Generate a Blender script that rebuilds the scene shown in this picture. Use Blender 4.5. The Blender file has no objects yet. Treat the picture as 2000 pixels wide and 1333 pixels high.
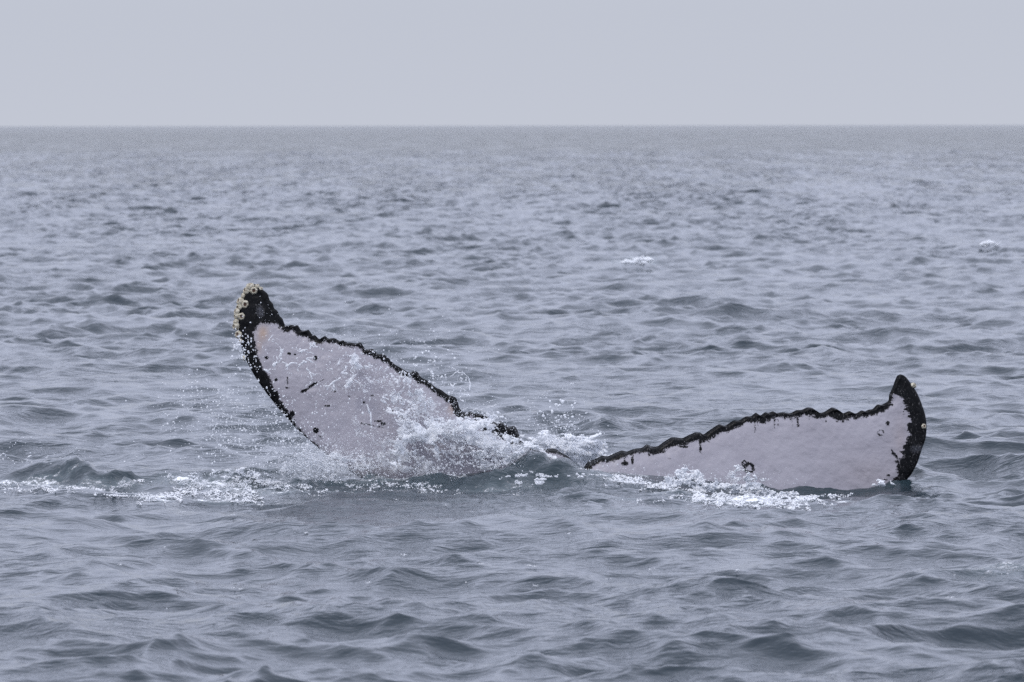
import bpy, math, random
import numpy as np
from mathutils import Vector, Matrix

random.seed(7)
rng = np.random.default_rng(11)
R = math.radians
scn = bpy.context.scene
COL = scn.collection

# ---------------------------------------------------------------- camera
F = 11111.1            # focal length in photo pixels (200 mm on 36 mm, 2000 px wide)
H = 2.32               # eye height above the sea, metres
PITCH = math.atan(421.5 / F)
cam_d = bpy.data.cameras.new('camera')
cam = bpy.data.objects.new('camera', cam_d)
COL.objects.link(cam)
cam_d.sensor_width = 36
cam_d.lens = 200
cam_d.clip_start = 0.5
cam_d.clip_end = 60000
cam.location = (0, 0, H)
cam.rotation_euler = (math.pi / 2 - PITCH, 0, 0)
cam.rotation_euler.rotate_axis('Z', -0.0014)
cam_d.dof.use_dof = True
cam_d.dof.focus_distance = 37.0
cam_d.dof.aperture_fstop = 7.5
scn.camera = cam

# ---------------------------------------------------------------- sky and sun (bright overcast)
SUN_EL, SUN_AZ = R(52), R(-35)        # azimuth measured from +Y (view direction) towards +X
w = bpy.data.worlds.new('World')
scn.world = w
w.use_nodes = True
nt = w.node_tree
nt.nodes.clear()
wo = nt.nodes.new('ShaderNodeOutputWorld')
bg = nt.nodes.new('ShaderNodeBackground')
sky = nt.nodes.new('ShaderNodeTexSky')
sky.sky_type = 'NISHITA'
sky.sun_disc = False
sky.sun_elevation = SUN_EL
sky.sun_rotation = SUN_AZ
sky.air_density = 1.0
sky.dust_density = 3.0
sky.ozone_density = 1.5
mix = nt.nodes.new('ShaderNodeMix')
mix.data_type = 'RGBA'
mix.inputs[0].default_value = 0.90       # cloud deck veiling the clear sky
# cloud deck: even grey-blue, a little brighter towards the zenith, faint large cloud mottling
tc = nt.nodes.new('ShaderNodeTexCoord')
sep = nt.nodes.new('ShaderNodeSeparateXYZ')
nt.links.new(tc.outputs['Generated'], sep.inputs[0])
ramp = nt.nodes.new('ShaderNodeValToRGB')
ramp.color_ramp.elements[0].position = 0.0
ramp.color_ramp.elements[0].color = (5.95, 6.28, 7.2, 1)
ramp.color_ramp.elements[1].position = 1.0
ramp.color_ramp.elements[1].color = (12.4, 13.2, 15.6, 1)
e = ramp.color_ramp.elements.new(0.022)
e.color = (5.7, 6.05, 7.0, 1)
e = ramp.color_ramp.elements.new(0.3)
e.color = (11.8, 12.6, 15.8, 1)
e = ramp.color_ramp.elements.new(0.12)
e.color = (8.9, 9.5, 11.9, 1)
nt.links.new(sep.outputs[2], ramp.inputs[0])
nt.links.new(sky.outputs[0], mix.inputs[6])
nt.links.new(ramp.outputs[0], mix.inputs[7])
nt.links.new(mix.outputs[2], bg.inputs[0])
bg.inputs[1].default_value = 0.10
nt.links.new(bg.outputs[0], wo.inputs[0])

sun_d = bpy.data.lights.new('sun', 'SUN')
sun_d.energy = 1.1
sun_d.angle = R(18)
sun_d.color = (1.0, 0.96, 0.9)
sun = bpy.data.objects.new('sun', sun_d)
COL.objects.link(sun)
sdir = Vector((math.sin(SUN_AZ) * math.cos(SUN_EL), math.cos(SUN_AZ) * math.cos(SUN_EL), math.sin(SUN_EL)))
sdir = Vector((-0.45, -0.5, 0.95)).normalized()
sky.sun_elevation = math.asin(sdir.z)
sky.sun_rotation = math.atan2(sdir.x, sdir.y)
sun.rotation_euler = sdir.to_track_quat('Z', 'Y').to_euler()

scn.view_settings.view_transform = 'Standard'
scn.view_settings.look = 'None'
scn.view_settings.exposure = 0
scn.view_settings.gamma = 1
scn.view_settings.use_curve_mapping = False
scn.render.engine = 'CYCLES'
scn.cycles.use_denoising = False
scn.cycles.max_bounces = 10
scn.cycles.transparent_max_bounces = 16
scn.cycles.caustics_reflective = False
scn.cycles.caustics_refractive = False

# ---------------------------------------------------------------- helpers
CP, SP = math.cos(PITCH), math.sin(PITCH)

def px(u, v, y):
    """point on the sight line of photo pixel (u, v) at world depth y"""
    u = np.asarray(u, float); v = np.asarray(v, float); y = np.asarray(y, float)
    a = (u - 1000) / F
    b = (666.5 - v) / F
    s = y / (CP + b * SP)
    return a * s, y + 0 * s, H + (-SP + b * CP) * s

def on_sea(u, v, z=0.0):
    a = (u - 1000) / F
    b = (666.5 - v) / F
    s = (z - H) / (-SP + b * CP)
    return a * s, (CP + b * SP) * s

def new_mesh_obj(name, verts, faces, mat=None, parent=None, smooth=True):
    me = bpy.data.meshes.new(name)
    verts = np.ascontiguousarray(verts, dtype=np.float32)
    faces = np.ascontiguousarray(faces, dtype=np.int32)
    nf, k = faces.shape
    me.vertices.add(len(verts))
    me.vertices.foreach_set('co', verts.ravel())
    me.loops.add(nf * k)
    me.loops.foreach_set('vertex_index', faces.ravel())
    me.polygons.add(nf)
    me.polygons.foreach_set('loop_start', np.arange(0, nf * k, k, dtype=np.int32))
    me.polygons.foreach_set('loop_total', np.full(nf, k, dtype=np.int32))
    me.update(calc_edges=True)
    if smooth:
        me.polygons.foreach_set('use_smooth', np.ones(nf, dtype=bool))
    o = bpy.data.objects.new(name, me)
    COL.objects.link(o)
    if mat:
        me.materials.append(mat)
    if parent:
        o.parent = parent
    return o

def set_attr(o, name, arr):
    a = o.data.attributes.new(name, 'FLOAT', 'POINT')
    a.data.foreach_set('value', np.ascontiguousarray(arr, dtype=np.float32).ravel())

def hash3(ix, iy, iz, seed):
    n = (ix.astype(np.int64) * 374761393 + iy.astype(np.int64) * 668265263 + iz.astype(np.int64) * 2147483647 + seed * 1274126177) & 0xffffffff
    n = ((n ^ (n >> 13)) * 1274126177) & 0xffffffff
    n = n ^ (n >> 16)
    return (n & 0xffffff) / float(0xffffff)

def noise(x, y, z=None, seed=0):
    """smooth value noise, -1..1"""
    x = np.asarray(x, float); y = np.asarray(y, float)
    z = np.zeros_like(x) if z is None else np.asarray(z, float)
    fx, fy, fz = np.floor(x), np.floor(y), np.floor(z)
    tx, ty, tz = x - fx, y - fy, z - fz
    tx = tx * tx * tx * (tx * (tx * 6 - 15) + 10)
    ty = ty * ty * ty * (ty * (ty * 6 - 15) + 10)
    tz = tz * tz * (3 - 2 * tz)
    r = 0
    for dz in (0, 1):
        for dy in (0, 1):
            for dx in (0, 1):
                wgt = (tx if dx else 1 - tx) * (ty if dy else 1 - ty) * (tz if dz else 1 - tz)
                r = r + wgt * hash3(fx + dx, fy + dy, fz + dz, seed)
    return r * 2 - 1

def fbm(x, y, z=None, seed=0, oct=4, gain=0.5):
    r, a, f, t = 0, 1.0, 1.0, 0
    for o in range(oct):
        r = r + a * noise(np.asarray(x) * f, np.asarray(y) * f, None if z is None else np.asarray(z) * f, seed + o * 17)
        t += a; a *= gain; f *= 2.03
    return r / t

def ridged(x, y, seed=0, oct=3):
    r, a, f, t = 0, 1.0, 1.0, 0
    for o in range(oct):
        r = r + a * (1 - np.abs(noise(np.asarray(x) * f, np.asarray(y) * f, None, seed + o * 31)) * 2.2)
        t += a; a *= 0.5; f *= 2.1
    return r / t

def sstep(a, b, x):
    t = np.clip((x - a) / (b - a), 0, 1)
    return t * t * (3 - 2 * t)

def poly_dist(U, V, pts):
    pts = np.asarray(pts, float)
    best = np.full(U.shape, 1e9)
    for (x0, y0), (x1, y1) in zip(pts[:-1], pts[1:]):
        dx, dy = x1 - x0, y1 - y0
        t = np.clip(((U - x0) * dx + (V - y0) * dy) / (dx * dx + dy * dy + 1e-9), 0, 1)
        best = np.minimum(best, np.hypot(U - x0 - t * dx, V - y0 - t * dy))
    return best

# ---------------------------------------------------------------- materials
def mat_new(name):
    m = bpy.data.materials.new(name)
    m.use_nodes = True
    n = m.node_tree
    n.nodes.clear()
    out = n.nodes.new('ShaderNodeOutputMaterial')
    return m, n, out

def node(n, t, **kw):
    x = n.nodes.new(t)
    for k, v in kw.items():
        setattr(x, k, v)
    return x

def ntex(n, vec, scale, detail=3, rough=0.5, dist=0.0):
    t = n.nodes.new('ShaderNodeTexNoise')
    t.inputs['Scale'].default_value = scale
    t.inputs['Detail'].default_value = detail
    t.inputs['Roughness'].default_value = rough
    t.inputs['Distortion'].default_value = dist
    if vec is not None:
        n.links.new(vec, t.inputs['Vector'])
    return t.outputs['Fac']

def mapping(n, vec, scale=(1, 1, 1), rot=(0, 0, 0), loc=(0, 0, 0)):
    m = n.nodes.new('ShaderNodeMapping')
    m.inputs['Scale'].default_value = scale
    m.inputs['Rotation'].default_value = rot
    m.inputs['Location'].default_value = loc
    n.links.new(vec, m.inputs[0])
    return m.outputs[0]

def mth(n, op, a, b=None, c=None):
    m = n.nodes.new('ShaderNodeMath')
    m.operation = op
    for i, v in enumerate((a, b, c)):
        if v is None:
            continue
        if isinstance(v, (int, float)):
            m.inputs[i].default_value = v
        else:
            n.links.new(v, m.inputs[i])
    return m.outputs[0]

def maprange(n, v, a, b, c=0.0, d=1.0):
    m = n.nodes.new('ShaderNodeMapRange')
    m.interpolation_type = 'SMOOTHSTEP'
    for i, x in enumerate((a, b, c, d)):
        m.inputs[i + 1].default_value = x
    n.links.new(v, m.inputs[0])
    return m.outputs[0]

def cmix(n, f, a, b):
    m = n.nodes.new('ShaderNodeMix')
    m.data_type = 'RGBA'
    for i, v in ((0, f), (6, a), (7, b)):
        if isinstance(v, (int, float)):
            m.inputs[i].default_value = v
        elif isinstance(v, tuple):
            m.inputs[i].default_value = v
        else:
            n.links.new(v, m.inputs[i])
    return m.outputs[2]

def attr(n, name):
    a = n.nodes.new('ShaderNodeAttribute')
    a.attribute_name = name
    return a.outputs['Fac']

def make_sea_mat():
    m, n, out = mat_new('sea_water')
    tc = n.nodes.new('ShaderNodeTexCoord')
    P = tc.outputs['Object']
    pr = n.nodes.new('ShaderNodeBsdfPrincipled')
    # small ripples and capillary wavelets
    r1 = ntex(n, mapping(n, P, (0.75, 1.5, 1), (0, 0, R(14))), 5.5, 3, 0.55, 0.4)
    r2 = ntex(n, mapping(n, P, (0.7, 1.5, 1), (0, 0, R(-22))), 17.0, 3, 0.6, 0.3)
    r3 = ntex(n, mapping(n, P, (0.8, 1.3, 1), (0, 0, R(5))), 60.0, 2, 0.5, 0.2)
    # wind patches: ripples come and go over a few metres
    patch = maprange(n, ntex(n, P, 0.35, 3, 0.6), 0.35, 0.65, 0.45, 1.25)
    turb = attr(n, 'turb')
    b1 = mth(n, 'MULTIPLY', r1, mth(n, 'MULTIPLY', patch, 0.024))
    b2 = mth(n, 'MULTIPLY', r2, mth(n, 'MULTIPLY', patch, 0.0090))
    b3 = mth(n, 'MULTIPLY', r3, mth(n, 'ADD', mth(n, 'MULTIPLY', turb, 0.0025), 0.0012))
    # chop too small for the far mesh
    fa = attr(n, 'far')
    r4 = ntex(n, mapping(n, P, (1.0, 0.8, 1), (0, 0, R(12))), 1.1, 4, 0.6, 0.5)
    b4 = mth(n, 'MULTIPLY', mth(n, 'MULTIPLY', r4, fa), maprange(n, ntex(n, mapping(n, P, (0.30, 0.014, 1)), 1.0, 3, 0.6, 0.3), 0.35, 0.65, 0.7, 2.3))
    hsum = mth(n, 'ADD', mth(n, 'ADD', mth(n, 'ADD', b1, b2), b3), b4)
    # foam: attribute broken up by noise
    f1 = ntex(n, mapping(n, P, (0.6, 1.0, 1)), 9, 6, 0.65, 1.0)
    f2 = ntex(n, mapping(n, P, (1, 1, 1)), 45, 4, 0.6, 0.6)
    fn = mth(n, 'ADD', mth(n, 'MULTIPLY', f1, 0.6), mth(n, 'MULTIPLY', f2, 0.4))
    foam = mth(n, 'ADD', attr(n, 'foam'), mth(n, 'MULTIPLY', mth(n, 'SUBTRACT', fn, 0.5), 3.6))
    fm = maprange(n, foam, 0.36, 0.88)
    fm = mth(n, 'MULTIPLY', fm, maprange(n, attr(n, 'foam'), 0.02, 0.2))
    hs2 = mth(n, 'ADD', hsum, mth(n, 'MULTIPLY', fm, 0.012))
    bump = n.nodes.new('ShaderNodeBump')
    bump.inputs['Strength'].default_value = 1.0
    bump.inputs['Distance'].default_value = 1.0
    n.links.new(hs2, bump.inputs['Height'])
    n.links.new(bump.outputs[0], pr.inputs['Normal'])
    body = cmix(n, turb, (0.015, 0.0255, 0.0345, 1), (0.022, 0.038, 0.045, 1))
    body = cmix(n, mth(n, 'MULTIPLY', maprange(n, attr(n, 'foam'), 0.0, 0.9), maprange(n, f1, 0.3, 0.7, 0.15, 0.75)), body, (0.30, 0.37, 0.40, 1))
    col = cmix(n, fm, body, (0.78, 0.8, 0.83, 1))
    n.links.new(col, pr.inputs['Base Color'])
    pr.inputs['IOR'].default_value = 1.333
    n.links.new(maprange(n, fm, 0, 1, 0.06, 0.6), pr.inputs['Roughness'])
    n.links.new(pr.outputs[0], out.inputs[0])
    return m

def make_splash_mat(name, white, alpha=1.0, scale=14, rough=0.12):
    """aerated water: clear water with white bubbly streaks in it"""
    m, n, out = mat_new(name)
    tc = n.nodes.new('ShaderNodeTexCoord')
    P = tc.outputs['Object']
    gl = n.nodes.new('ShaderNodeBsdfGlass')
    gl.inputs['IOR'].default_value = 1.2
    gl.inputs['Roughness'].default_value = rough
    gl.inputs['Color'].default_value = (0.95, 0.97, 0.98, 1)
    pr = n.nodes.new('ShaderNodeBsdfPrincipled')
    pr.inputs['Base Color'].default_value = (0.93, 0.94, 0.96, 1)
    pr.inputs['Roughness'].default_value = 0.25
    pr.inputs['IOR'].default_value = 1.33
    tr = n.nodes.new('ShaderNodeBsdfTranslucent')
    tr.inputs[0].default_value = (0.86, 0.89, 0.93, 1)
    ms = n.nodes.new('ShaderNodeMixShader')
    ms.inputs[0].default_value = 0.3
    n.links.new(pr.outputs[0], ms.inputs[1]); n.links.new(tr.outputs[0], ms.inputs[2])
    f = ntex(n, P, scale, 6, 0.7, 0.8)
    fac = maprange(n, f, 0.62 - 0.35 * white - 0.1, 0.62 - 0.35 * white + 0.1)
    m2 = n.nodes.new('ShaderNodeMixShader')
    n.links.new(fac, m2.inputs[0])
    n.links.new(gl.outputs[0], m2.inputs[1]); n.links.new(ms.outputs[0], m2.inputs[2])
    last = m2.outputs[0]
    if alpha < 1:
        t = n.nodes.new('ShaderNodeBsdfTransparent')
        m3 = n.nodes.new('ShaderNodeMixShader')
        m3.inputs[0].default_value = alpha
        n.links.new(t.outputs[0], m3.inputs[1]); n.links.new(last, m3.inputs[2])
        last = m3.outputs[0]
    bump = n.nodes.new('ShaderNodeBump')
    bump.inputs['Distance'].default_value = 0.004
    n.links.new(ntex(n, P, 120, 3, 0.6), bump.inputs['Height'])
    n.links.new(bump.outputs[0], pr.inputs['Normal'])
    n.links.new(last, out.inputs[0])
    return m

def make_skin_mat():
    m, n, out = mat_new('whale_skin')
    tc = n.nodes.new('ShaderNodeTexCoord')
    P = tc.outputs['Object']
    pr = n.nodes.new('ShaderNodeBsdfPrincipled')
    # pale underside: pinkish grey white with faint mottling and fine scratches
    mott = ntex(n, P, 3.5, 5, 0.55)
    pale = cmix(n, maprange(n, mott, 0.3, 0.7), (0.288, 0.275, 0.308, 1), (0.335, 0.322, 0.356, 1))
    fine = ntex(n, P, 90, 3, 0.6)
    pale = cmix(n, mth(n, 'MULTIPLY', maprange(n, fine, 0.35, 0.7), 0.16), pale, (0.25, 0.225, 0.265, 1))
    pale = cmix(n, attr(n, 'tint'), pale, (0.34, 0.235, 0.17, 1))
    # black pigment, edge broken by noise
    nz = ntex(n, mapping(n, P, (1, 1, 0.55)), 130, 4, 0.75)
    nz2 = ntex(n, P, 35, 3, 0.6)
    ink = mth(n, 'ADD', mth(n, 'MULTIPLY', attr(n, 'ink'), 0.6), mth(n, 'MULTIPLY', mth(n, 'SUBTRACT', nz, 0.5), 11.0))
    ink = mth(n, 'ADD', ink, mth(n, 'MULTIPLY', mth(n, 'SUBTRACT', nz2, 0.5), 7.0))
    inkf = maprange(n, ink, -0.7, 1.2)
    # white scars and scrape marks in the black
    sc = maprange(n, ntex(n, mapping(n, P, (1.6, 1, 0.7), (0, R(20), 0)), 70, 5, 0.8), 0.57, 0.68)
    scar = mth(n, 'MULTIPLY', sc, attr(n, 'scar'))
    blk = cmix(n, maprange(n, ntex(n, P, 25, 4, 0.6), 0.3, 0.8), (0.0012, 0.0014, 0.002, 1), (0.005, 0.0054, 0.007, 1))
    grey = mth(n, 'MULTIPLY', maprange(n, attr(n, 'scar'), 0.5, 1.0), maprange(n, nz, 0.38, 0.6))
    blk = cmix(n, mth(n, 'MULTIPLY', grey, 0.5), blk, (0.14, 0.145, 0.17, 1))
    blk = cmix(n, scar, blk, (0.32, 0.31, 0.31, 1))
    col = cmix(n, inkf, pale, blk)
    n.links.new(col, pr.inputs['Base Color'])
    pr.inputs['Roughness'].default_value = 0.42
    n.links.new(maprange(n, inkf, 0, 1, 0.38, 0.28), pr.inputs['Roughness'])
    n.links.new(maprange(n, inkf, 0, 1, 0.42, 0.09), pr.inputs['Specular IOR Level'])
    bump = n.nodes.new('ShaderNodeBump')
    bump.inputs['Distance'].default_value = 0.007
    bump.inputs['Strength'].default_value = 0.5
    hh = mth(n, 'ADD', mth(n, 'MULTIPLY', ntex(n, P, 22, 4, 0.6), 1.0), mth(n, 'MULTIPLY', ntex(n, P, 150, 3, 0.6), 0.25))
    n.links.new(hh, bump.inputs['Height'])
    n.links.new(bump.outputs[0], pr.inputs['Normal'])
    n.links.new(pr.outputs[0], out.inputs[0])
    return m

def make_shell_mat():
    m, n, out = mat_new('barnacle_shell')
    tc = n.nodes.new('ShaderNodeTexCoord')
    P = tc.outputs['Object']
    pr = n.nodes.new('ShaderNodeBsdfPrincipled')
    a = ntex(n, P, 60, 4, 0.7)
    sepz = n.nodes.new('ShaderNodeSeparateXYZ'); n.links.new(P, sepz.inputs[0])
    top = maprange(n, mth(n, 'ADD', sepz.outputs[2], mth(n, 'MULTIPLY', a, 0.01)), 0.028, 0.04)
    c = cmix(n, maprange(n, a, 0.3, 0.7), (0.24, 0.21, 0.15, 1), (0.64, 0.60, 0.49, 1))
    c = cmix(n, mth(n, 'MULTIPLY', top, 0.35), c, (0.70, 0.66, 0.56, 1))
    n.links.new(c, pr.inputs['Base Color'])
    pr.inputs['Roughness'].default_value = 0.6
    bump = n.nodes.new('ShaderNodeBump'); bump.inputs['Distance'].default_value = 0.003
    n.links.new(a, bump.inputs['Height']); n.links.new(bump.outputs[0], pr.inputs['Normal'])
    n.links.new(pr.outputs[0], out.inputs[0])
    return m

def make_flesh_mat():
    m, n, out = mat_new('barnacle_flesh')
    tc = n.nodes.new('ShaderNodeTexCoord')
    pr = n.nodes.new('ShaderNodeBsdfPrincipled')
    c = cmix(n, ntex(n, tc.outputs['Object'], 90, 3, 0.6), (0.03, 0.015, 0.01, 1), (0.16, 0.075, 0.045, 1))
    n.links.new(c, pr.inputs['Base Color'])
    pr.inputs['Roughness'].default_value = 0.4
    n.links.new(pr.outputs[0], out.inputs[0])
    return m

M_SEA = make_sea_mat()
M_SKIN = make_skin_mat()
M_SHELL = make_shell_mat()
M_FLESH = make_flesh_mat()
M_SPLASH = make_splash_mat('splash_water', 1.1, 0.8, 22)
M_FILM = make_splash_mat('water_film', 0.55, 0.34, 20, 0.15)
M_SHEET = make_splash_mat('white_sheet', 1.15, 0.5, 26, 0.15)
M_FOAM = make_splash_mat('white_foam', 1.25, 1.0, 14)
M_DROP = make_splash_mat('droplet_water', 1.35, 0.85, 40)
M_VEIL = make_splash_mat('thin_water_veil', 1.0, 0.6, 16, 0.2)

# ---------------------------------------------------------------- the sea
def fft_patch(L, N, peak, cut, slope_rms, seed, direction, spread):
    g = np.random.default_rng(seed)
    k1 = 2 * np.pi * np.fft.fftfreq(N, L / N)
    kx, ky = np.meshgrid(k1, k1, indexing='ij')
    k = np.hypot(kx, ky); k[0, 0] = 1
    kp = 2 * np.pi / peak
    P = np.exp(-1.25 * (kp / k) ** 2) / k ** 4.5
    P *= np.exp(-(k * cut / (2 * np.pi)) ** 2)
    c = (kx * math.sin(direction) + ky * math.cos(direction)) / k
    P *= (spread + (1 - spread) * np.abs(c) ** 4)
    P[0, 0] = 0
    a = np.sqrt(P) * (g.standard_normal((N, N)) + 1j * g.standard_normal((N, N)))
    h = np.fft.ifft2(a).real
    sx = np.fft.ifft2(1j * kx * a).real
    sy = np.fft.ifft2(1j * ky * a).real
    s = slope_rms / math.sqrt(float(np.mean(sx * sx + sy * sy)))
    dx = np.fft.ifft2(-1j * kx / k * a).real
    dy = np.fft.ifft2(-1j * ky / k * a).real
    # displacement that sharpens crests
    return (np.stack([-dx * -1, -dy * -1, h], -1) * s).astype(np.float32), L, N

def samp(patch, x, y):
    A, L, N = patch
    gx = (x / L * N) % N
    gy = (y / L * N) % N
    ix, iy = np.floor(gx).astype(int) % N, np.floor(gy).astype(int) % N
    tx, ty = (gx - np.floor(gx))[..., None], (gy - np.floor(gy))[..., None]
    ix1, iy1 = (ix + 1) % N, (iy + 1) % N
    return (A[ix, iy] * (1 - tx) * (1 - ty) + A[ix1, iy] * tx * (1 - ty) + A[ix, iy1] * (1 - tx) * ty + A[ix1, iy1] * tx * ty)

PA = fft_patch(91.0, 2048, 1.5, 0.11, 0.212, 5, R(12), 0.6)
PB = fft_patch(37.7, 1024, 0.6, 0.065, 0.150, 9, R(-25), 0.75)
PC = fft_patch(260.0, 1024, 7.0, 1.2, 0.042, 3, R(15), 0.2)
CHOP = -1.35

# local shapes of the surface round the whale: (u, v of foot, height m, half width x m, half width y m, skew)
MOUNDS = [
    (130, 944, 0.115, 0.14, 0.12), (95, 940, 0.06, 0.10, 0.10), (160, 946, 0.05, 0.07, 0.08), (210, 948, 0.06, 0.28, 0.14), (60, 944, 0.09, 0.22, 0.16), (20, 946, 0.07, 0.2, 0.16),
    (480, 946, 0.10, 0.075, 0.10), (365, 950, 0.045, 0.05, 0.08), (250, 948, 0.05, 0.05, 0.09),
    (600, 950, 0.05, 0.05, 0.08), (675, 946, 0.055, 0.10, 0.06), (735, 944, 0.05, 0.07, 0.05), (790, 946, 0.03, 0.08, 0.06), (860, 948, 0.04, 0.08, 0.06), (930, 950, 0.06, 0.10, 0.07),
    (1040, 945, 0.17, 0.10, 0.14), (1100, 948, 0.12, 0.09, 0.12), (1160, 950, 0.09, 0.12, 0.12),
    (990, 950, 0.10, 0.10, 0.10),
    (1230, 955, 0.03, 0.14, 0.10), (1340, 966, 0.03, 0.10, 0.07), (1450, 975, 0.04, 0.12, 0.06), (1400, 950, -0.05, 0.3, 0.15),
    (1590, 955, -0.14, 0.38, 0.28), (1480, 950, -0.07, 0.22, 0.2), (1760, 960, 0.04, 0.16, 0.12),
    (1830, 948, 0.10, 0.05, 0.09), (1180, 830, 0.13, 0.16, 0.5), (1245, 530, 0.12, 0.25, 0.5),
    (1925, 492, 0.12, 0.3, 0.6),
]
g_ = np.random.default_rng(4)
for q in range(46):
    MOUNDS.append((g_.uniform(560, 1720), g_.uniform(956, 990), g_.uniform(.008, .022), g_.uniform(.05, .15), g_.uniform(.05, .12)))
MW = []
for (u, v, hh, sx, sy) in MOUNDS:
    mx, my = on_sea(u, v)
    MW.append((mx, my, hh, sx, sy))

def sea_disp(x, y):
    """displacement (dx, dy, z) of the sea at rest position x, y"""
    d = np.abs(y) + 1.0
    ca, sa = math.cos(0.5), math.sin(0.5)
    a = samp(PA, x + 13.0, y + 4.0)
    b = samp(PB, x * ca + y * sa, -x * sa + y * ca)
    bx = b[..., 0] * ca - b[..., 1] * sa
    by = b[..., 0] * sa + b[..., 1] * ca
    c = samp(PC, x, y)
    # gusts: rougher and smoother patches
    g = 1.0 + 0.55 * fbm(x * 0.2, y * 0.08, None, 77, 3)
    fb = 1 / (1 + (d / 700.0) ** 2)
    dx = (a[..., 0] * g + bx * g * fb) * CHOP + c[..., 0]
    dy = (a[..., 1] * g + by * g * fb) * CHOP + c[..., 1]
    z = a[..., 2] * g + b[..., 2] * g * fb + c[..., 2]
    # calmer where the tail displaces the water, then the shapes it throws up
    near = np.exp(-((x - 0.2) / 2.6) ** 2 - ((y - 37.0) / 0.9) ** 2)
    k = 1 - 0.2 * near
    dx, dy, z = dx * k, dy * k, z * k
    wx = 0.10 * fbm(x * 7, y * 7, None, 31, 4, .6); wy = 0.12 * fbm(x * 7, y * 7, None, 32, 4, .6)
    for (mx, my, hh, sx, sy) in MW:
        rr = ((x + wx - mx) / sx) ** 2 + ((y + wy - my) / sy) ** 2
        z = z + hh * np.exp(-0.62 * rr ** 0.8)
    zone = np.exp(-((x - 0.3) / 3.7) ** 4 - ((y - 36.85) / 0.8) ** 2) * np.clip(0.8 + 0.9 * fbm(x * 1.3, y * 1.1, None, 41, 3), 0, 1.5)
    z = z + zone * (0.042 * fbm(x * 4, y * 5, None, 5, 5, 0.62) + 0.028 * np.maximum(ridged(x * 4, y * 5, 15, 3), 0) - 0.01)
    # the trough along the foot of the right lobe
    uu = 1000 + x / 37.0 * F
    lvl = (941.7 - np.interp(uu, [1100, 1140, 1200, 1300, 1400, 1500, 1600, 1680, 1766, 1850, 1950],
                             [922, 922, 928, 942, 957, 966, 972, 964, 946, 936, 940])) / 300.0
    m = np.exp(-((y - 36.72) / 0.42) ** 4) * sstep(1110, 1190, uu) * sstep(1950, 1800, uu)
    z = z * (1 - m) + (lvl + 0.28 * z) * m
    return dx, dy, z

def build_sea():
    ds = [12.0]
    while ds[-1] < 1600:
        d = ds[-1]
        if d < 22: r = 0.006
        elif d < 60: r = 0.0011
        elif d < 200: r = 0.0016
        elif d < 500: r = 0.0028
        else: r = 0.006
        ds.append(d * (1 + r))
    while ds[-1] < 30000:
        ds.append(ds[-1] * 1.12)
    ds = [-400, -100, -30, -8, 0, 5, 9] + ds
    ds = np.array(ds)
    NF = 364
    sf = np.linspace(-1, 1, NF)
    outer = np.array([1.01, 1.04, 1.1, 1.25, 1.6, 2.4, 4, 8, 16, 40])
    s = np.concatenate([-outer[::-1], sf, outer])
    hw = np.maximum(np.abs(ds), 20) * 0.09 * 1.22 + 0.5
    X = s[None, :] * hw[:, None]
    Y = np.repeat(ds[:, None], len(s), 1)
    fine = (Y > 11) & (np.abs(s)[None, :] < 1.3)
    dx, dy, z = sea_disp(X, Y)
    far = 1 / (1 + (np.maximum(Y, 0) / 2500.0) ** 2)
    dx, dy, z = dx * fine * far, dy * fine * far, z * far
    z = np.where(fine, z, z * 0.5)
    V = np.stack([X + dx, Y + dy, z], -1)
    nr, nc = X.shape
    idx = np.arange(nr * nc).reshape(nr, nc)
    faces = np.stack([idx[:-1, :-1], idx[:-1, 1:], idx[1:, 1:], idx[1:, :-1]], -1).reshape(-1, 4)
    o = new_mesh_obj('sea', V.reshape(-1, 3), faces, M_SEA)
    # foam and turbulence painted by place
    x, y = X.ravel(), Y.ravel()
    foam = np.zeros(len(x)); turb = np.zeros(len(x))
    near = (np.abs(y - 37) < 6)
    xs, ys = x[near], y[near]
    f = np.zeros(len(xs)); t = np.zeros(len(xs))
    for (u, v, sx, sy, a) in FOAM_SPOTS:
        mx, my = on_sea(u, v)
        f = np.maximum(f, a * np.exp(-0.5 * (((xs - mx) / sx) ** 2 + ((ys - my) / sy) ** 2)))
    t = np.exp(-((xs - 0.3) / 2.9) ** 4 - ((ys - 36.9) / 0.9) ** 2) * np.clip(0.8 + fbm(xs * 1.3, ys * 1.1, None, 41, 3), 0, 1)
    foam[near] = f; turb[near] = t
    for (u, v, sx, sy, a) in FAR_FOAM:
        mx, my = on_sea(u, v)
        foam = np.maximum(foam, a * np.exp(-0.5 * (((x - mx) / sx) ** 2 + ((y - my) / sy) ** 2)))
    set_attr(o, 'foam', foam)
    set_attr(o, 'turb', turb)
    set_attr(o, 'far', sstep(45, 330, y))
    print('SEA faces', len(faces))
    o['kind'] = 'structure'
    return o

def sea_hit(u, v):
    """where the sight line of photo place u, v meets the wavy sea"""
    u = np.asarray(u, float); v = np.asarray(v, float)
    z = np.zeros_like(u)
    for _ in range(6):
        x, y = on_sea(u, v, z)
        zz = sea_disp(x, y)[2]
        z = 0.5 * z + 0.5 * zz
    return x, y, z

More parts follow.
